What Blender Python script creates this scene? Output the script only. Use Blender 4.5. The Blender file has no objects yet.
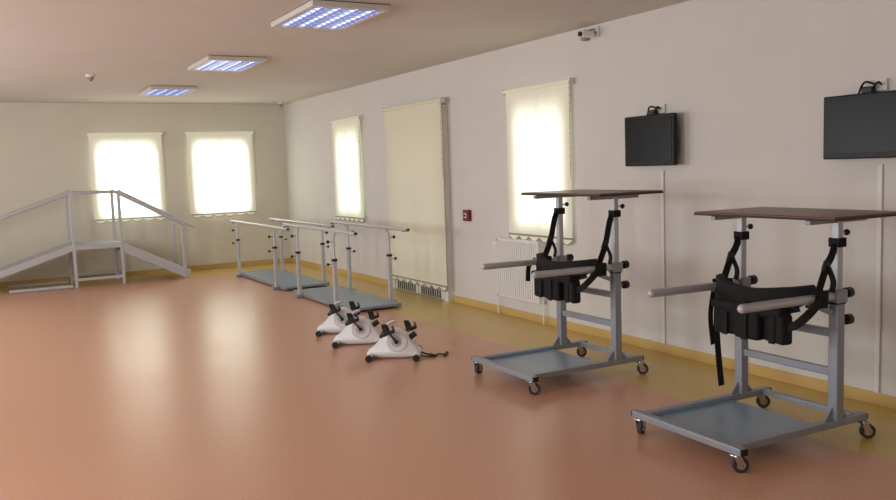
import bpy, bmesh, math
from math import sin, cos, pi
from mathutils import Vector, Matrix

# ------------------------------------------------------------------ helpers
def lin(c):
    return tuple(((x/255)/12.92 if x/255 <= 0.04045 else ((x/255+0.055)/1.055)**2.4) for x in c)

def mat(name, rgb, rough=0.5, metal=0.0, noise=0.0, nscale=40.0, bump=0.0, spec=0.5, emit=None, estr=0.0, coat=0.0):
    m = bpy.data.materials.new(name); m.use_nodes = True
    nt = m.node_tree; b = nt.nodes['Principled BSDF']
    c = lin(rgb)
    b.inputs['Base Color'].default_value = (*c, 1)
    b.inputs['Roughness'].default_value = rough
    b.inputs['Metallic'].default_value = metal
    b.inputs['Specular IOR Level'].default_value = spec
    if coat: b.inputs['Coat Weight'].default_value = coat
    if emit:
        b.inputs['Emission Color'].default_value = (*lin(emit), 1)
        b.inputs['Emission Strength'].default_value = estr
    if noise or bump:
        tc = nt.nodes.new('ShaderNodeTexCoord')
        nz = nt.nodes.new('ShaderNodeTexNoise'); nz.inputs['Scale'].default_value = nscale
        nz.inputs['Detail'].default_value = 5
        nt.links.new(tc.outputs['Object'], nz.inputs['Vector'])
        if noise:
            mr = nt.nodes.new('ShaderNodeValToRGB')
            mr.color_ramp.elements[0].position = 0.3; mr.color_ramp.elements[1].position = 0.7
            mr.color_ramp.elements[0].color = (*[x*(1-noise) for x in c], 1)
            mr.color_ramp.elements[1].color = (*[min(1, x*(1+noise)) for x in c], 1)
            nt.links.new(nz.outputs['Fac'], mr.inputs['Fac'])
            nt.links.new(mr.outputs['Color'], b.inputs['Base Color'])
        if bump:
            bp = nt.nodes.new('ShaderNodeBump'); bp.inputs['Strength'].default_value = bump
            bp.inputs['Distance'].default_value = 0.01
            nt.links.new(nz.outputs['Fac'], bp.inputs['Height'])
            nt.links.new(bp.outputs['Normal'], b.inputs['Normal'])
    return m

def floor_mat(name, rgb, rough):
    m = mat(name, rgb, rough, spec=.6)
    nt = m.node_tree; b = nt.nodes['Principled BSDF']; c = lin(rgb)
    tc = nt.nodes.new('ShaderNodeTexCoord')
    n1 = nt.nodes.new('ShaderNodeTexNoise'); n1.inputs['Scale'].default_value = 90; n1.inputs['Detail'].default_value = 4
    n2 = nt.nodes.new('ShaderNodeTexNoise'); n2.inputs['Scale'].default_value = 1.3; n2.inputs['Detail'].default_value = 2
    for n in (n1, n2): nt.links.new(tc.outputs['Object'], n.inputs['Vector'])
    r1 = nt.nodes.new('ShaderNodeValToRGB')
    r1.color_ramp.elements[0].position = .35; r1.color_ramp.elements[1].position = .65
    r1.color_ramp.elements[0].color = (*[x*.88 for x in c], 1); r1.color_ramp.elements[1].color = (*[min(1, x*1.1) for x in c], 1)
    nt.links.new(n1.outputs['Fac'], r1.inputs['Fac'])
    mx = nt.nodes.new('ShaderNodeMix'); mx.data_type = 'RGBA'; mx.blend_type = 'MULTIPLY'; mx.inputs[0].default_value = 1
    r2 = nt.nodes.new('ShaderNodeValToRGB')
    r2.color_ramp.elements[0].color = (.92, .92, .92, 1); r2.color_ramp.elements[1].color = (1, 1, 1, 1)
    nt.links.new(n2.outputs['Fac'], r2.inputs['Fac'])
    nt.links.new(r1.outputs['Color'], mx.inputs[6]); nt.links.new(r2.outputs['Color'], mx.inputs[7])
    nt.links.new(mx.outputs[2], b.inputs['Base Color'])
    mr = nt.nodes.new('ShaderNodeMapRange'); mr.inputs['To Min'].default_value = rough-.04; mr.inputs['To Max'].default_value = rough+.06
    nt.links.new(n2.outputs['Fac'], mr.inputs['Value']); nt.links.new(mr.outputs['Result'], b.inputs['Roughness'])
    bp = nt.nodes.new('ShaderNodeBump'); bp.inputs['Strength'].default_value = .1; bp.inputs['Distance'].default_value = .004
    nt.links.new(n2.outputs['Fac'], bp.inputs['Height']); nt.links.new(bp.outputs['Normal'], b.inputs['Normal'])
    return m

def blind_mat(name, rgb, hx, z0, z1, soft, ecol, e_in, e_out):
    """fabric blind with its backlight painted in as emission where the glass is (object coordinates)."""
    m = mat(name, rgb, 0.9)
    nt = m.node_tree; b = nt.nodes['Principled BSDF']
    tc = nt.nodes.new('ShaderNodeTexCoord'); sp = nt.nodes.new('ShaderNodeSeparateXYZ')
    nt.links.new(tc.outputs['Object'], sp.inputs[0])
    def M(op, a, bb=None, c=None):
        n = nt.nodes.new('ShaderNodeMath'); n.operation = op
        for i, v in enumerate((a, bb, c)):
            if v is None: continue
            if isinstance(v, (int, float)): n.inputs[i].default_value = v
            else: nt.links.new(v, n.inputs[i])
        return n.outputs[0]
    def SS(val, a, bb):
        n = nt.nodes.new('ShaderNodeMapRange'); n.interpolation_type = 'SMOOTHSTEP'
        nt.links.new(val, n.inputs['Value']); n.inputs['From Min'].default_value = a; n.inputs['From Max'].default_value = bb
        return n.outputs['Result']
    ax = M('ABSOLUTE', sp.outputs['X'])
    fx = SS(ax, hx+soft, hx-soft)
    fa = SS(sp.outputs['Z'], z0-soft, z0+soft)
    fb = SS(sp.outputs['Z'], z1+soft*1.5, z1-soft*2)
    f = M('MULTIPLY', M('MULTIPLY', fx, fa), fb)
    # casement mullion shadow, painted into the emission
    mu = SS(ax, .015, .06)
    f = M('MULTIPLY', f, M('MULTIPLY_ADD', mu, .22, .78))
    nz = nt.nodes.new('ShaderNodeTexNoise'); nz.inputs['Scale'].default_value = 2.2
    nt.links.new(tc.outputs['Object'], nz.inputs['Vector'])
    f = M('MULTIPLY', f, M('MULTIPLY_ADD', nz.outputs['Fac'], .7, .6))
    st = M('MULTIPLY_ADD', f, e_in-e_out, e_out)  # daylight behind the fabric is painted as glow, no light passes through
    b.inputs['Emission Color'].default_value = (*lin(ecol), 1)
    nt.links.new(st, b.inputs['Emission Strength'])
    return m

class B:
    def __init__(s): s.bm = bmesh.new(); s.mats = []
    def mi(s, m):
        if m not in s.mats: s.mats.append(m)
        return s.mats.index(m)
    def _add(s, verts, faces, m, smooth=False, M=None):
        idx = s.mi(m); vs = [s.bm.verts.new((M @ Vector(v)) if M else Vector(v)) for v in verts]
        for f in faces:
            try:
                fc = s.bm.faces.new([vs[i] for i in f]); fc.material_index = idx; fc.smooth = smooth
            except ValueError: pass
    def box(s, c, size, m, bev=0.0, rot=None):
        t = bmesh.new(); bmesh.ops.create_cube(t, size=1)
        for v in t.verts: v.co = Vector((v.co.x*size[0], v.co.y*size[1], v.co.z*size[2]))
        if bev: bmesh.ops.bevel(t, geom=t.edges[:], offset=bev, segments=2, affect='EDGES', profile=.5)
        M = Matrix.Translation(c) @ (rot.to_4x4() if rot else Matrix())
        s._merge(t, m, M, False)
    def _merge(s, t, m, M, smooth):
        t.verts.ensure_lookup_table(); t.verts.index_update()
        s._add([v.co.copy() for v in t.verts], [[v.index for v in f.verts] for f in t.faces], m, smooth, M); t.free()
    def beam(s, p0, p1, w, h, m, up=(0, 0, 1), bev=.004):
        p0 = Vector(p0); p1 = Vector(p1); d = p1-p0; L = d.length; x = d.normalized()
        y = Vector(up).cross(x)
        if y.length < 1e-4: y = Vector((0, 1, 0))
        y.normalize(); z = x.cross(y)
        R = Matrix((x, y, z)).transposed()
        s.box((p0+p1)/2, (L, w, h), m, bev, R)
    def cyl(s, p0, p1, r, m, r2=None, seg=20, caps=True):
        s.tube([p0, p1], [r, r if r2 is None else r2], m, seg, caps)
    def tube(s, pts, r, m, seg=14, caps=True):
        pts = [Vector(p) for p in pts]; n = len(pts)
        rs = r if isinstance(r, (list, tuple)) else [r]*n
        verts = []; prev = None
        for i, p in enumerate(pts):
            t = (pts[min(i+1, n-1)]-pts[max(i-1, 0)]).normalized()
            if prev is None:
                a = Vector((0, 0, 1)) if abs(t.z) < .9 else Vector((1, 0, 0))
                u = t.cross(a).normalized()
            else: u = (prev-t*prev.dot(t)).normalized()
            prev = u; w = t.cross(u)
            for k in range(seg):
                a = 2*pi*k/seg; verts.append(p+(u*cos(a)+w*sin(a))*rs[i])
        faces = []
        for i in range(n-1):
            for k in range(seg):
                k2 = (k+1) % seg; faces.append([i*seg+k, i*seg+k2, (i+1)*seg+k2, (i+1)*seg+k])
        s._add(verts, faces, m, True)
        if caps:
            s._add(verts[:seg], [list(range(seg))[::-1]], m); s._add(verts[-seg:], [list(range(seg))], m)
    def sph(s, c, r, m, seg=20):
        t = bmesh.new(); bmesh.ops.create_uvsphere(t, u_segments=seg, v_segments=seg//2+2, radius=1)
        if isinstance(r, (int, float)): r = (r, r, r)
        s._merge(t, m, Matrix.Translation(c) @ Matrix.Diagonal((*r, 1)), True)
    def ribbon(s, pts, w, th, m, wdir=(0, 0, 1)):
        """strap: flat band following pts, width along wdir"""
        pts = [Vector(p) for p in pts]; n = len(pts); verts = []
        for i, p in enumerate(pts):
            t = (pts[min(i+1, n-1)]-pts[max(i-1, 0)]).normalized()
            wd = wdir[i] if isinstance(wdir, list) else wdir
            wv = Vector(wd); wv = (wv-t*wv.dot(t)).normalized(); nn = t.cross(wv)
            ww = w[i] if isinstance(w, list) else w
            for a, b in ((-1, -1), (1, -1), (1, 1), (-1, 1)):
                verts.append(p+wv*a*ww/2+nn*b*th/2)
        faces = [[3, 2, 1, 0], [4*n-4, 4*n-3, 4*n-2, 4*n-1]]
        for i in range(n-1):
            for k in range(4):
                k2 = (k+1) % 4; faces.append([i*4+k, i*4+k2, (i+1)*4+k2, (i+1)*4+k])
        s._add(verts, faces, m, False)
    def prism(s, poly, axis_vec, m, smooth=False):
        """poly: list of 3d points, extruded by axis_vec"""
        n = len(poly); a = [Vector(p) for p in poly]; v = a+[p+Vector(axis_vec) for p in a]
        faces = [list(range(n))[::-1], [n+i for i in range(n)]]
        for i in range(n): faces.append([i, (i+1) % n, n+(i+1) % n, n+i])
        s._add(v, faces, m, smooth)
    def done(s, name, loc=(0, 0, 0), rz=0.0, scale=1.0):
        bmesh.ops.recalc_face_normals(s.bm, faces=s.bm.faces[:])
        me = bpy.data.meshes.new(name); s.bm.to_mesh(me); s.bm.free()
        for m in s.mats: me.materials.append(m)
        o = bpy.data.objects.new(name, me); bpy.context.collection.objects.link(o)
        o.location = loc; o.rotation_euler = (0, 0, rz); o.scale = (scale,)*3
        return o

def crv(pts, n=6):
    """catmull-rom"""
    P = [Vector(p) for p in pts]; P = [P[0]*2-P[1]]+P+[P[-1]*2-P[-2]]; out = []
    for i in range(1, len(P)-2):
        for k in range(n):
            t = k/n; a, b, c, d = P[i-1:i+3]
            out.append(.5*((2*b)+(c-a)*t+(2*a-5*b+4*c-d)*t*t+(3*b-a-3*c+d)*t**3))
    out.append(P[-2]); return out

# ------------------------------------------------------------------ materials
M_wall = mat('wall_paint', (217, 214, 209), .75, noise=.02, nscale=3, bump=.03)
M_wallb = mat('wall_paint_back', (218, 213, 198), .8, noise=.02, nscale=3)
M_ceil = mat('ceiling_paint', (210, 205, 198), .85, noise=.02, nscale=2)
M_floor = floor_mat('vinyl_salmon', (214, 160, 130), .29)
M_border = floor_mat('vinyl_yellow', (212, 180, 100), .3)
M_skirt = mat('skirting_ochre', (206, 172, 104), .5)
M_frame = mat('painted_steel_grey', (146, 152, 161), .4, metal=.25)
M_frameL = mat('painted_steel_light', (192, 195, 200), .38, metal=.2)
M_chrome = mat('chrome', (200, 200, 205), .2, metal=1)
M_black = mat('black_plastic', (14, 14, 16), .45)
M_rubber = mat('grey_rubber', (60, 60, 64), .7)
M_web = mat('black_webbing', (12, 12, 15), .85, bump=.3, nscale=120)
M_wood = mat('mahogany_laminate', (104, 56, 48), .35, noise=.25, nscale=6)
M_plat = mat('platform_blue_grey', (132, 152, 170), .32, noise=.04, nscale=20)
M_ramp = mat('ramp_deck_grey', (168, 170, 171), .5, noise=.05)
M_white = mat('white_plastic', (236, 236, 238), .35)
M_whitem = mat('radiator_enamel', (236, 236, 234), .35)
M_slot = mat('radiator_slots', (120, 118, 112), .6)
M_screen = mat('tv_screen', (6, 11, 14), .3, spec=.2)
M_tv = mat('tv_bezel', (10, 10, 12), .4, spec=.3)
M_red = mat('alarm_red', (120, 25, 20), .4)
M_pvc = mat('pvc_trunking', (230, 227, 222), .5)
M_lightframe = mat('luminaire_frame', (208, 204, 198), .5)
M_louvre = mat('luminaire_louvre', (190, 200, 230), .3, metal=.4)
M_tube = mat('fluorescent_tube', (240, 244, 255), .4, emit=(205, 218, 255), estr=2.2)
M_refl = mat('luminaire_reflector', (140, 155, 210), .4, emit=(105, 130, 220), estr=.3)
M_upvc = mat('window_upvc', (220, 220, 215), .4)
M_glass = mat('window_glass', (200, 215, 225), .1, emit=(225, 235, 240), estr=1.0)
M_rod = mat('blind_rod', (150, 145, 125), .5)
M_grille = mat('door_grille', (70, 60, 50), .5)

# ------------------------------------------------------------------ room
XR, XL, YB, YF, ZC = 4.93, -2.6, 14.6, -2.2, 2.82
YBAND, XBAND = 13.75, 4.05
b = B()
b._add([(XL, YF, 0), (XBAND, YF, 0), (XBAND, YBAND, 0), (XL, YBAND, 0)], [[0, 1, 2, 3]], M_floor)
b._add([(XBAND, YF, 0), (XR, YF, 0), (XR, YB, 0), (XBAND, YB, 0)], [[0, 1, 2, 3]], M_border)
b._add([(XL, YBAND, 0), (XBAND, YBAND, 0), (XBAND, YB, 0), (XL, YB, 0)], [[0, 1, 2, 3]], M_border)
b.box(((XL+XR)/2, (YF+YB)/2, -.06), (XR-XL+.4, YB-YF+.4, .1), M_skirt)
b.done('floor')
b = B(); b.box(((XL+XR)/2, (YF+YB)/2, ZC+.05), (XR-XL+.4, YB-YF+.4, .1), M_ceil); b.done('ceiling')

def wall(name, axis, pos, out, a0, a1, holes, m):
    """wall slab in plane axis=pos, thickness toward out (+-0.2), with rectangular holes (a0,a1,z0,z1)"""
    b = B(); T = .2*out
    def slab(u0, u1, z0, z1):
        if u1-u0 < 1e-4 or z1-z0 < 1e-4: return
        c = [0, 0, (z0+z1)/2]; s = [0, 0, z1-z0]
        c[axis] = pos+T/2; s[axis] = abs(T); c[1-axis] = (u0+u1)/2; s[1-axis] = u1-u0
        b.box(c, s, m)
    cur = a0
    for (u0, u1, z0, z1) in sorted(holes):
        slab(cur, u0, 0, ZC); slab(u0, u1, 0, z0); slab(u0, u1, z1, ZC); cur = u1
    slab(cur, a1, 0, ZC)
    return b.done(name)

wall('wall_right', 0, XR, 1, YF, YB, [(6.42, 7.27, .98, 2.22), (11.28, 12.12, .98, 2.22)], M_wall)
wall('wall_back', 1, YB, 1, XL, XR+.2, [(1.78, 2.68, .98, 2.2), (3.3, 4.2, .98, 2.2)], M_wallb)
LW = [(0.2, 1.6, .9, 2.3), (3.6, 5.0, .9, 2.3), (7.4, 8.8, .9, 2.3), (10.6, 12.0, .9, 2.3)]
wall('wall_left', 0, XL, -1, YF, YB, LW, M_wall)
wall('wall_front', 1, YF, -1, XL, XR, [], M_wall)

# skirting
for nm, c, s in (('baseboard_right_1', (XR-.006, (YF+8.68)/2, .04), (.012, 8.68-YF, .08)),
                 ('baseboard_right_2', (XR-.006, (10.28+YB)/2, .04), (.012, YB-10.28, .08)),
                 ('baseboard_back', ((XL+XR)/2, YB-.006, .04), (XR-XL-.03, .012, .08)),
                 ('baseboard_left', (XL+.006, (YF+YB)/2, .04), (.012, YB-YF-.03, .08))):
    b = B(); b.box(c, s, M_skirt, .003); b.done(nm)

# windows: upvc frame with two casements (local x = width, y = depth, z up)
def window(name, w, z0, z1, loc, rz):
    b = B(); h = z1-z0; f = .05; zc = (z0+z1)/2
    b.box((0, 0, z0+f/2), (w, .06, f), M_upvc, .004); b.box((0, 0, z1-f/2), (w, .06, f), M_upvc, .004)
    for x in (-w/2+f/2, 0, w/2-f/2): b.box((x, 0, zc), (f, .06, h-2*f), M_upvc, .004)
    b.box((0, .01, zc), (w-2*f, .008, h-2*f), M_glass)
    b.box((.05, -.045, zc), (.02, .03, .12), M_upvc, .004)
    return b.done(name, loc, rz)
window('window_1', .9, .98, 2.2, (2.23, YB+.12, 0), 0)
window('window_2', .9, .98, 2.2, (3.75, YB+.12, 0), 0)
window('window_3', .84, .98, 2.22, (XR+.12, 11.7, 0), -pi/2)
window('window_4', .85, .98, 2.22, (XR+.12, 6.845, 0), -pi/2)
for i, (a0, a1, z0, z1) in enumerate(LW):
    window('window_%d' % (5+i), a1-a0, z0, z1, (XL-.12, (a0+a1)/2, 0), pi/2)

# door
b = B(); w = 1.46
for x in (-w/2+.03, w/2-.03): b.box((x, 0, 1.14), (.06, .07, 2.28), M_upvc, .004)
b.box((0, 0, 2.25), (w-.12, .07, .06), M_upvc, .004)
for sx in (-1, 1):
    cx = sx*.335
    b.box((cx, 0, .15), (.65, .05, .28), M_upvc, .004); b.box((cx, 0, 2.15), (.65, .05, .12), M_upvc, .004)
    for x in (cx-.285, cx+.285): b.box((x, 0, 1.19), (.08, .05, 1.8), M_upvc, .004)
    b.box((cx, 0, 1.2), (.5, .02, 1.8), M_glass)
    for k in range(9): b.box((cx-.24+k*.06, -.028, .07), (.03, .01, .1), M_grille)
b.done('door_1', (XR-.037, 9.48, 0), -pi/2)
b = B()
for s, c in (((.07, .05, 2.30), (XR-.036, 8.72, 1.15)), ((.07, .05, 2.30), (XR-.036, 10.24, 1.15)), ((.07, 1.57, .03), (XR-.036, 9.48, 2.32))):
    b.box(c, (s[0], s[1], s[2]), M_pvc, .003)
b.done('trim_door')

# roller blinds, scalloped hem
def blind(name, w, z0, z1, loc, rz, m, sc=6):
    b = B(); d = .02; N = sc*8; top = z1; hem = z0+.05
    vs = []; fs = []
    for i in range(N+1):
        x = -w/2+w*i/N
        zb = z0+.03-.04*sin(pi*((i/8) % 1.0 if i % 8 else 0))
        vs += [(x, 0, top), (x, 0, hem), (x, 0, zb)]
    for i in range(N):
        a = i*3; fs += [[a, a+1, a+4, a+3], [a+1, a+2, a+5, a+4]]
    b._add(vs, fs, m)
    b.cyl((-w/2, -.004, hem), (w/2, -.004, hem), .009, M_rod)
    b.tube([(-w/2+w*i/N, -.003, z0+.03-.04*sin(pi*((i/8) % 1.0 if i % 8 else 0))) for i in range(N+1)], .005, M_rod, 6)
    b.cyl((-w/2-.02, -.005, top+.0), (w/2+.02, -.005, top), .022, m)
    for sx in (-1, 1): b.box((sx*(w/2+.028), .005, top), (.012, .06, .06), M_upvc, .003)
    for k in range(12): b.sph((w/2+.03, -.03, top-.06-.07*k), .006, M_rod, 8)
    b.cyl((w/2+.03, -.03, top-.0), (w/2+.03, -.03, top-.9), .002, M_rod, seg=6)
    o = b.done(name, loc, rz)
    return o
EC = (248, 251, 232)
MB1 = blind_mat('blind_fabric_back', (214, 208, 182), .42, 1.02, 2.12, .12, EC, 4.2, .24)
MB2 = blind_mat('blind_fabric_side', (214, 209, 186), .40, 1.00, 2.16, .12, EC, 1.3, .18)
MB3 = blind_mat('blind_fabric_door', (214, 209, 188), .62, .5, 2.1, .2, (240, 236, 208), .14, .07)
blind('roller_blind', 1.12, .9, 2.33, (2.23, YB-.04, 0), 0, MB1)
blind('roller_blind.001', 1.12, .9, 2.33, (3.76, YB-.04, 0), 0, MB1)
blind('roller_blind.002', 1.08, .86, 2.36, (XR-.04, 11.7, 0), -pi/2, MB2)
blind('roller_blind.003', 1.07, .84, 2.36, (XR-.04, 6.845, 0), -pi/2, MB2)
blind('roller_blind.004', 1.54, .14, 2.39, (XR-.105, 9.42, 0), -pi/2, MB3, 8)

# ------------------------------------------------------------------ ceiling luminaires
def luminaire(name, x, y):
    b = B(); W, L, D = .61, .95, .05
    b.box((0, 0, -.006), (W, L, .012), M_lightframe, .002)
    for sx in (-1, 1): b.box((sx*(W/2-.02), 0, -D/2), (.04, L, D), M_lightframe, .004)
    for sy in (-1, 1): b.box((0, sy*(L/2-.02), -D/2), (W-.08, .04, D), M_lightframe, .004)
    b.box((0, 0, -.014), (W-.08, L-.08, .004), M_refl)
    for k in range(4):
        xx = (k-1.5)*.135; b.cyl((xx, -L/2+.05, -.03), (xx, L/2-.05, -.03), .013, M_tube, seg=12)
    for k in range(5):
        xx = (k-2)*.135
        b.box((xx, 0, -.034), (.022, L-.08, .026), M_louvre)
    for k in range(9):
        yy = -L/2+.09+k*(L-.18)/8; b.box((0, yy, -.036), (W-.08, .014, .022), M_louvre)
    b.done(name, (x, y, ZC), 0)
luminaire('ceiling_light_panel', 2.49, 6.2)
luminaire('ceiling_light_panel.001', 2.48, 9.17)
luminaire('ceiling_light_panel.002', 2.46, 12.2)

def detector(name, loc):
    b = B(); b.cyl((0, 0, 0), (0, 0, -.025), .055, M_pvc); b.cyl((0, 0, -.025), (0, 0, -.06), .045, M_rod, r2=.025); b.sph((0, 0, -.06), .014, M_grille, 10)
    b.done(name, loc)
detector('smoke_detector', (1.3, 10.7, ZC)); detector('smoke_detector.001', (4.75, 14.2, ZC))

# ------------------------------------------------------------------ wall devices
def tv(name, y0, y1, z0, z1):
    b = B(); w = y1-y0; h = z1-z0; zc = 0
    b.box((0, -.10, 0), (w, .045, h), M_tv, .008)
    b.box((0, -.124, .008), (w-.04, .004, h-.055), M_screen, .001)
    b.box((0, -.07, -.02), (w*.7, .03, h*.7), M_tv, .01)
    b.box((0, -.012, -.02), (.22, .02, .22), M_tv, .003)
    b.beam((0, -.02, -.02), (0, -.06, -.02), .06, .06, M_tv)
    b.box((.02, -.012, h/2+.05), (.12, .02, .07), M_pvc, .004)
    b.tube(crv([(.02, -.03, h/2+.05), (-.03, -.07, h/2+.07), (-.08, -.05, h/2+.02), (-.1, -.05, h/2-.06)]), .007, M_black, 8)
    b.tube(crv([(.05, -.03, h/2+.05), (.06, -.08, h/2+.06), (.0, -.06, h/2+.01), (-.02, -.05, h/2-.06)]), .007, M_black, 8)
    b.box((-.02, -.05, h/2+.02), (.07, .05, .045), M_black, .008)
    b.done(name, (XR, (y0+y1)/2, (z0+z1)/2), -pi/2)
    b = B(); b.box((0, 0, 0), (.014, .032, z0-.12), M_pvc, .003)
    b.done('cable_trunking' if name == 'wall_television' else 'cable_trunking.001', (XR-.0085, (y0+y1)/2-.04, .08+(z0-.12)/2))
tv('wall_television', 4.90, 5.47, 1.56, 1.97)
tv('wall_television.001', 3.0, 3.57, 1.57, 1.97)

# radiator
b = B(); L = .78; h = .62
b.box((0, -.068, 0), (L-.03, .006, h-.05), M_slot)
for k in range(20):
    x = -L/2+.02+k*(L-.04)/19; b.box((x, -.074, 0), (.028, .014, h-.05), M_whitem, .004)
b.box((0, -.055, 0), (L, .024, h), M_whitem, .006); b.box((0, -.02, 0), (L-.04, .012, h-.04), M_whitem, .003)
b.box((0, -.045, h/2+.004), (L, .085, .014), M_whitem, .003)
for sx in (-1, 1): b.box((sx*L/2, -.045, 0), (.012, .085, h), M_whitem, .003)
b.cyl((-L/2-.03, -.045, h/2-.06), (-L/2+.02, -.045, h/2-.06), .012, M_chrome); b.cyl((-L/2-.07, -.045, h/2-.06), (-L/2-.02, -.045, h/2-.06), .022, M_white)
b.cyl((-L/2-.03, -.045, -h/2+.04), (-L/2-.03, -.045, -.515), .009, M_whitem); b.cyl((L/2+.02, -.045, -h/2+.04), (L/2+.02, -.045, -.515), .009, M_whitem)
for sx in (-1, 1): b.cyl((sx*.3, -.02, 0), (sx*.3, 0, 0), .02, M_whitem)
b.done('wall_radiator', (XR-.002, 7.2, .52), -pi/2)

b = B(); b.box((0, -.025, 0), (.12, .05, .13), M_red, .006); b.box((0, -.052, 0), (.05, .006, .05), M_white, .002); b.sph((0, -.055, 0), (.018, .008, .018), M_black, 10)
b.done('fire_alarm_call_point', (XR, 8.27, 1.05), -pi/2)
b = B(); b.box((0, -.01, 0), (.07, .02, .09), M_pvc, .004); b.beam((0, -.01, 0), (-.0, -.09, -.01), .025, .025, M_rod); b.box((.0, -.12, -.02), (.06, .13, .055), M_pvc, .01); b.cyl((0, -.18, -.022), (0, -.2, -.022), .022, M_black)
b.box((-.13, -.03, -.01), (.07, .06, .09), M_rod, .01)
b.tube(crv([(0, -.02, .03), (-.05, -.06, .02), (-.12, -.05, .0)]), .005, M_grille, 6)
b.done('security_camera', (XR, 5.95, 2.75), -pi/2)

# ------------------------------------------------------------------ standing frames
def caster(b, x, y, a=0.0, r=.042):
    d = Vector((cos(a), sin(a), 0)); n = Vector((-sin(a), cos(a), 0)); c = Vector((x, y, r))+d*.018
    b.cyl(c-n*.013, c+n*.013, r, M_rubber, seg=24); b.cyl(c-n*.016, c+n*.016, r*.55, M_chrome, seg=16)
    for s_ in (-1, 1): b.beam(c+n*.021*s_, Vector((x, y, .088))+n*.021*s_, .004, .036, M_chrome, up=d, bev=.001)
    b.box((x, y, .09), (.05, .05, .008), M_chrome, .002); b.cyl((x, y, .086), (x, y, .1), .016, M_chrome)
    b.sph(c, (.008, .024, .008), M_black, 8)

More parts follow.
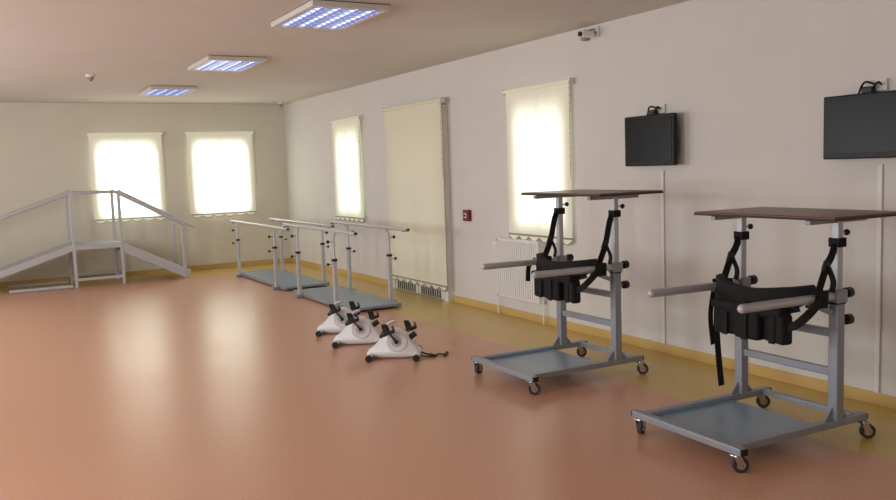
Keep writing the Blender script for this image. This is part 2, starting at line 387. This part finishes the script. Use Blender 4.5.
def standing_frame(name, loc, rz, zt, long_strap):
    b = B(); G = M_frame; yb = .338; xp = .82
    # base
    b.box((.03, 0, .118), (.05, .83, .04), G, .005)
    for s_ in (-1, 1):
        b.beam((.055, s_*.34, .118), (1.06, s_*.34, .118), .05, .04, G)
        caster(b, .03, s_*.37, .5*s_); caster(b, 1.02, s_*.37, -.6)
        b.box((.03, s_*.42, .118), (.045, .008, .034), M_black, .002)
        b.box((1.063, s_*.34, .118), (.008, .045, .034), M_black, .002)
        # posts
        y = s_*yb
        b.box((xp, y, .46), (.06, .06, .67), G, .006)
        b.box((xp, y, .80), (.068, .068, .03), M_black, .005)
        b.box((xp, y, (.8+zt-.03)/2), (.042, .042, zt-.03-.8), M_frameL, .004)
        b.prism([(xp-.03, y-.004, .14), (xp-.09, y-.004, .14), (xp-.03, y-.004, .21)], (0, .008, 0), G)
        b.prism([(xp+.03, y-.004, .14), (xp+.09, y-.004, .14), (xp+.03, y-.004, .21)], (0, .008, 0), G)
        # arms
        b.tube([(xp-.02, y, .83), (.1, y, .835)], .024, M_frameL, 18)
        b.sph((.1, y, .835), .024, M_frameL, 14)
        b.beam((xp-.04, y, .74), (xp-.24, y, .82), .02, .03, G)
        b.box((xp, y, .83), (.08, .08, .07), G, .006)
        # knobs
        for zz in (.84, .69):
            b.cyl((xp+.02, y, zz), (xp+.085, y, zz), .008, M_chrome); b.cyl((xp+.075, y, zz), (xp+.11, y, zz), .03, M_black, seg=12)
            b.sph((xp+.11, y, zz), (.012, .028, .028), M_black, 12)
        b.cyl((xp, y, zt-.1), (xp+.07, y, zt-.1), .006, M_chrome); b.sph((xp+.075, y, zt-.1), .018, M_black, 10)
        # table support arm
        b.beam((xp+.22, y, zt-.03), (xp-.24, y, zt-.03), .035, .025, G)
    b.box((1.0, 0, .118), (.045, .63, .035), G, .005)
    for zz in (.62, .40): b.box((xp, 0, zz), (.035, 2*yb-.06, .045), G, .005)
    # platform
    b.box((.40, 0, .105), (.62, .62, .018), M_plat, .004)
    for s_ in (-1, 1): b.box((.40, s_*.308, .118), (.62, .01, .03), M_plat, .002)
    # table top
    b.box((.80, -.07, zt), (.58, .98, .022), M_wood, .006)
    b.box((.80, -.07, zt-.004), (.586, .986, .010), M_black, .003)
    # sling: padded band between the arms with seat pad below
    band = crv([(.66, .325, .87), (.56, .26, .84), (.50, .1, .80), (.50, -.06, .795), (.56, -.24, .83), (.66, -.335, .87)], 6)
    n = len(band)
    b.ribbon(band, [.07+.09*sin(pi*i/(n-1)) for i in range(n)], .045, M_web, (0, 0, 1))
    b.ribbon([p+Vector((.0, 0, -.05)) for p in band[4:-4]], .06, .055, M_web, (0, 0, 1))
    for k, (yy, ang) in enumerate(((.15, .25), (-.02, 0), (-.19, -.25))):
        b.box((.50+.03*abs(k-1), yy, .665), (.075, .175, .17), M_web, .018, Matrix.Rotation(ang, 3, 'Z'))
        b.ribbon([(.455+.03*abs(k-1), yy, .80), (.452+.03*abs(k-1), yy, .58)], .04, .006, M_web, (0, 1, 0))
    b.box((.50, -.02, .76), (.10, .50, .05), M_web, .015)
    b.ribbon(crv([(.68, -.345, .85), (.60, -.38, .80), (.52, -.32, .70), (.52, -.2, .66)]), .045, .012, M_web, (0, 0, 1))
    for s_ in (-1, 1):
        y = s_*yb
        b.ribbon([(.66, y+.03, .78), (.66, y+.032, .87), (.66, y-.032, .87), (.66, y-.03, .78)], .10, .006, M_web, (1, 0, 0))
        b.ribbon(crv([(xp-.035, y-.01, zt-.16), (xp-.06, y-.01, zt-.22), (.72, y-.01, 1.0), (.66, y-.01, .87)]), [.05]*19, .006, M_web, (1, 0, .4))
        b.ribbon([(xp-.03, y, zt-.15), (xp-.03, y-.03, zt-.15), (xp+.03, y-.03, zt-.15), (xp+.03, y+.03, zt-.15), (xp-.03, y+.03, zt-.15), (xp-.03, y, zt-.15)], .05, .006, M_web, (0, 0, 1))
        b.box((.715, y-.012, 1.0), (.05, .016, .06), M_black, .004, Matrix.Rotation(.4, 3, 'Y'))
        b.ribbon(crv([(.72, y-.02, 1.0), (.75, y-.03, .92), (.74, y-.03, .86)]), .035, .005, M_web, (0, 1, 0))
    if long_strap:
        b.ribbon(crv([(.66, yb+.03, .85), (.65, yb+.04, .6), (.66, yb+.03, .35), (.67, yb+.02, .2)]), .045, .006, M_web, (1, 0, 0))
        b.ribbon(crv([(.64, yb+.045, .84), (.61, yb+.05, .65), (.625, yb+.045, .46)]), .035, .006, M_web, (1, 0, 0))
    else:
        b.ribbon(crv([(.60, yb+.03, .85), (.54, yb+.04, .8), (.52, yb+.03, .68)]), .04, .006, M_web, (1, 0, 0))
    return b.done(name, loc, rz)
standing_frame('standing_frame', (3.27, 5.115, 0), -.01, 1.375, False)
standing_frame('standing_frame.001', (3.27, 3.295, 0), -.03, 1.275, True)

# ------------------------------------------------------------------ parallel bars
def parallel_bars(name, y0, y1, ya, yc, z):
    b = B(); x0, x1 = 3.6, 4.24
    for x, s_ in ((x0, -1), (x1, 1)):
        b.tube(crv([(x, y0, z-.012), (x, y0+.03, z), (x, y1-.03, z), (x, y1, z-.012)], 3), .021, M_frameL, 16)
        b.sph((x, y0, z-.012), .021, M_black, 10); b.sph((x, y1, z-.012), .021, M_black, 10)
        for y in (ya, yc):
            b.box((x+s_*.03, y, .3), (.045, .045, .56), M_frameL, .005)
            b.box((x+s_*.03, y, .585), (.055, .055, .03), M_black, .004)
            b.cyl((x+s_*.03, y, .55), (x+s_*.03, y, z-.08), .016, M_frameL)
            b.tube(crv([(x+s_*.03, y, z-.1), (x+s_*.03, y, z-.06), (x, y, z-.01)], 4), .014, M_frameL, 10)
            b.cyl((x+s_*.05, y, .54), (x+s_*.1, y, .54), .007, M_chrome); b.sph((x+s_*.11, y, .54), .018, M_black, 12)
            b.cyl((x+s_*.03, y, z-.12), (x+s_*.09, y, z-.12), .007, M_chrome); b.sph((x+s_*.1, y, z-.12), .02, M_black, 12)
    for y in (ya, yc): b.box(((x0+x1)/2, y, .022), (x1-x0+.18, .09, .04), M_frame, .005)
    b.box(((x0+x1)/2, (y0+y1)/2, .04), (x1-x0-.08, y1-y0-.2, .03), M_plat, .004)
    for x in (x0+.02, x1-.02): b.box((x, (y0+y1)/2, .035), (.04, y1-y0-.2, .045), M_frame, .004)
    return b.done(name)
parallel_bars('parallel_bars', 8.6, 10.75, 9.05, 10.3, .92)
parallel_bars('parallel_bars.001', 10.9, 13.4, 11.25, 13.1, .86)

# ------------------------------------------------------------------ training stairs / ramp
b = B(); Y0, Y1 = 13.6, 14.3; XA, XB, XC2, XD = -.5, 1.25, 1.92, 2.9; zp = .63
for y, s_ in ((Y0, -1), (Y1, 1)):
    for x, zb, zt in ((XA+.08, 0, .84), (XB, 0, 1.4), (XC2, 0, 1.4), (XD-.06, 0, .84)):
        b.box((x, y, (zb+zt)/2), (.045, .045, zt-zb), M_frameL, .005)
    b.tube(crv([(XA-.12, y, .76), (XA-.05, y, .79), (XB-.06, y, 1.39), (XB, y, 1.41), (XC2, y, 1.41), (XC2+.06, y, 1.39), (XD+.02, y, .86), (XD+.12, y, .80)], 4), .021, M_frameL, 14)
    b.beam((XA, y, .04), (XB, y, zp-.02), .03, .09, M_frameL); b.beam((XB, y, zp-.03), (XC2, y, zp-.03), .03, .07, M_frameL)
    b.beam((XC2, y, zp-.06), (XD, y, .06), .03, .14, M_frameL)
    b.box(((XB+XC2)/2, y, .12), (XC2-XB, .03, .04), M_frameL, .004)
    b.box(((XA+XB)/2+.4, y, .03), (XB-XA-.9, .03, .04), M_frameL, .004)
b.beam((XA-.03, (Y0+Y1)/2, .05), (XB, (Y0+Y1)/2, zp), Y1-Y0-.03, .02, M_ramp)
b.box(((XB+XC2)/2, (Y0+Y1)/2, zp), (XC2-XB, Y1-Y0-.03, .025), M_ramp, .004)
for k in range(4):
    zz = zp-(k+1)*zp/5; xx = XC2+(k+.5)*(XD-XC2)/4.3
    b.box((xx+.02, (Y0+Y1)/2, zz), (.26, Y1-Y0-.03, .025), M_ramp, .004)
    b.box((xx-.1, (Y0+Y1)/2, zz+.06), (.012, Y1-Y0-.03, .11), M_ramp, .003)
for x in (XB, XC2): b.box((x, (Y0+Y1)/2, .12), (.04, Y1-Y0, .04), M_frameL, .004)
b.done('training_stairs_ramp')

# ------------------------------------------------------------------ pedal exercisers
def pedal_exerciser(name, loc, rz, sc=1.0, cord=False):
    b = B(); W = M_white
    for x, hw in ((-.2, .15), (.2, .17)):
        b.tube([(x, -hw, .028), (x, hw, .028)], .027, W, 14)
        for s_ in (-1, 1): b.cyl((x, s_*hw, .028), (x, s_*(hw+.03), .028), .029, M_black, seg=14)
    prof = [(-.23, .02), (-.225, .07), (-.15, .10), (-.105, .15), (-.065, .215), (0, .25), (.06, .25), (.12, .21), (.15, .15), (.175, .10), (.22, .065), (.235, .02), (.1, .012), (-.1, .012)]
    t = bmesh.new(); n = len(prof)
    vs = [t.verts.new((x, -.062, z)) for x, z in prof]+[t.verts.new((x, .062, z)) for x, z in prof]
    t.faces.new(vs[:n]); t.faces.new(vs[n:][::-1])
    for i in range(n): t.faces.new([vs[i], vs[n+i], vs[n+(i+1) % n], vs[(i+1) % n]])
    bmesh.ops.bevel(t, geom=t.edges[:], offset=.016, segments=3, affect='EDGES', profile=.5)
    b._merge(t, W, Matrix(), True)
    c = (.03, 0, .15)
    for s_ in (-1, 1):
        b.cyl((c[0], s_*.055, c[2]), (c[0], s_*.078, c[2]), .098, W, r2=.085, seg=32)
        b.cyl((c[0], s_*.076, c[2]), (c[0], s_*.081, c[2]), .045, M_frameL, seg=28)
        b.cyl((c[0], s_*.08, c[2]), (c[0], s_*.105, c[2]), .016, M_black)
        ang = .55 if s_ > 0 else 2.2
        e = Vector((c[0]+.11*cos(ang), s_*.105, c[2]+.11*sin(ang)))
        b.beam((c[0], s_*.1, c[2]), e, .012, .028, M_black, up=(0, 1, 0))
        b.cyl(e, e+Vector((0, s_*.1, 0)), .007, M_chrome)
        pc = e+Vector((0, s_*.06, 0))
        R = Matrix.Rotation(-.35, 3, 'Y')
        b.box(pc, (.13, .09, .024), M_black, .006, R)
        arch = [pc+R @ Vector((0, .048*cos(a), .012+.07*sin(a))) for a in [pi*k/10 for k in range(11)]]
        b.ribbon(arch, .04, .006, M_black, (1, 0, 0))
        b.box(pc+R @ Vector((.062, 0, .02)), (.008, .07, .05), M_black, .003, R)
    b.box((-.085, 0, .215), (.085, .075, .03), M_black, .008, Matrix.Rotation(-.9, 3, 'Y'))
    b.box((-.094, 0, .227), (.045, .045, .004), M_screen, .001, Matrix.Rotation(-.9, 3, 'Y'))
    b.tube(crv([(-.04, -.05, .2), (-.07, -.06, .25), (-.03, -.05, .295), (.02, 0, .31), (-.03, .05, .295), (-.07, .06, .25), (-.04, .05, .2)], 4), .01, M_frameL, 10)
    b.cyl((.14, 0, .17), (.19, 0, .205), .024, M_black, seg=14)
    if cord:
        b.tube(crv([(.2, 0, .05), (.28, .03, .012), (.33, -.03, .012), (.38, .03, .012), (.43, .0, .012)]), .007, M_black, 8)
        b.tube([(.43, -.03, .016), (.45, .06, .016)], .014, M_black, 10)
        b.tube(crv([(.22, -.02, .012), (.3, -.06, .012), (.36, -.04, .012), (.3, .05, .012)]), .006, M_black, 8)
    return b.done(name, loc, rz, sc)
pedal_exerciser('pedal_exerciser', (3.09, 7.75, 0), -.5, 1.0)
pedal_exerciser('pedal_exerciser.001', (3.02, 7.14, 0), -.5, 1.0)
pedal_exerciser('pedal_exerciser.002', (3.04, 6.42, 0), -.55, 1.0, True)

# ------------------------------------------------------------------ lights
w = bpy.data.worlds.new('sky'); bpy.context.scene.world = w; w.use_nodes = True
nt = w.node_tree; bg = nt.nodes['Background']; sk = nt.nodes.new('ShaderNodeTexSky')
sk.sky_type = 'NISHITA'; sk.sun_disc = False; sk.sun_elevation = .5
nt.links.new(sk.outputs[0], bg.inputs[0]); bg.inputs[1].default_value = .1
def area(name, loc, rot, sx, sy, e, col):
    l = bpy.data.lights.new(name, 'AREA'); l.shape = 'RECTANGLE'; l.size = sx; l.size_y = sy; l.energy = e; l.color = col
    o = bpy.data.objects.new(name, l); bpy.context.collection.objects.link(o); o.location = loc; o.rotation_euler = rot; return o
for i, (a0, a1, z0, z1) in enumerate(LW):
    area('daylight_window_left_%d' % (i+1), (XL+.02, (a0+a1)/2, (z0+z1)/2), (0, -pi/2, 0), z1-z0, a1-a0, (50, 74, 72, 64)[i], (.97, .98, 1))

# ------------------------------------------------------------------ camera
Yc = Vector((-476, 66, -840)).normalized()
Xc = Vector((1500.8, 133.2, -840)); Xc = (Xc-Yc*Xc.dot(Yc)).normalized()
Zc = Xc.cross(Yc)
R = Matrix((Xc, Yc, Zc))
cam = bpy.data.cameras.new('camera'); co = bpy.data.objects.new('camera', cam); bpy.context.collection.objects.link(co)
co.matrix_world = Matrix.Translation((0, 0, 1.6)) @ R.to_4x4()
cam.sensor_width = 36; cam.lens = 33.75; cam.clip_start = .05
bpy.context.scene.camera = co
bpy.context.scene.view_settings.view_transform = 'Standard'
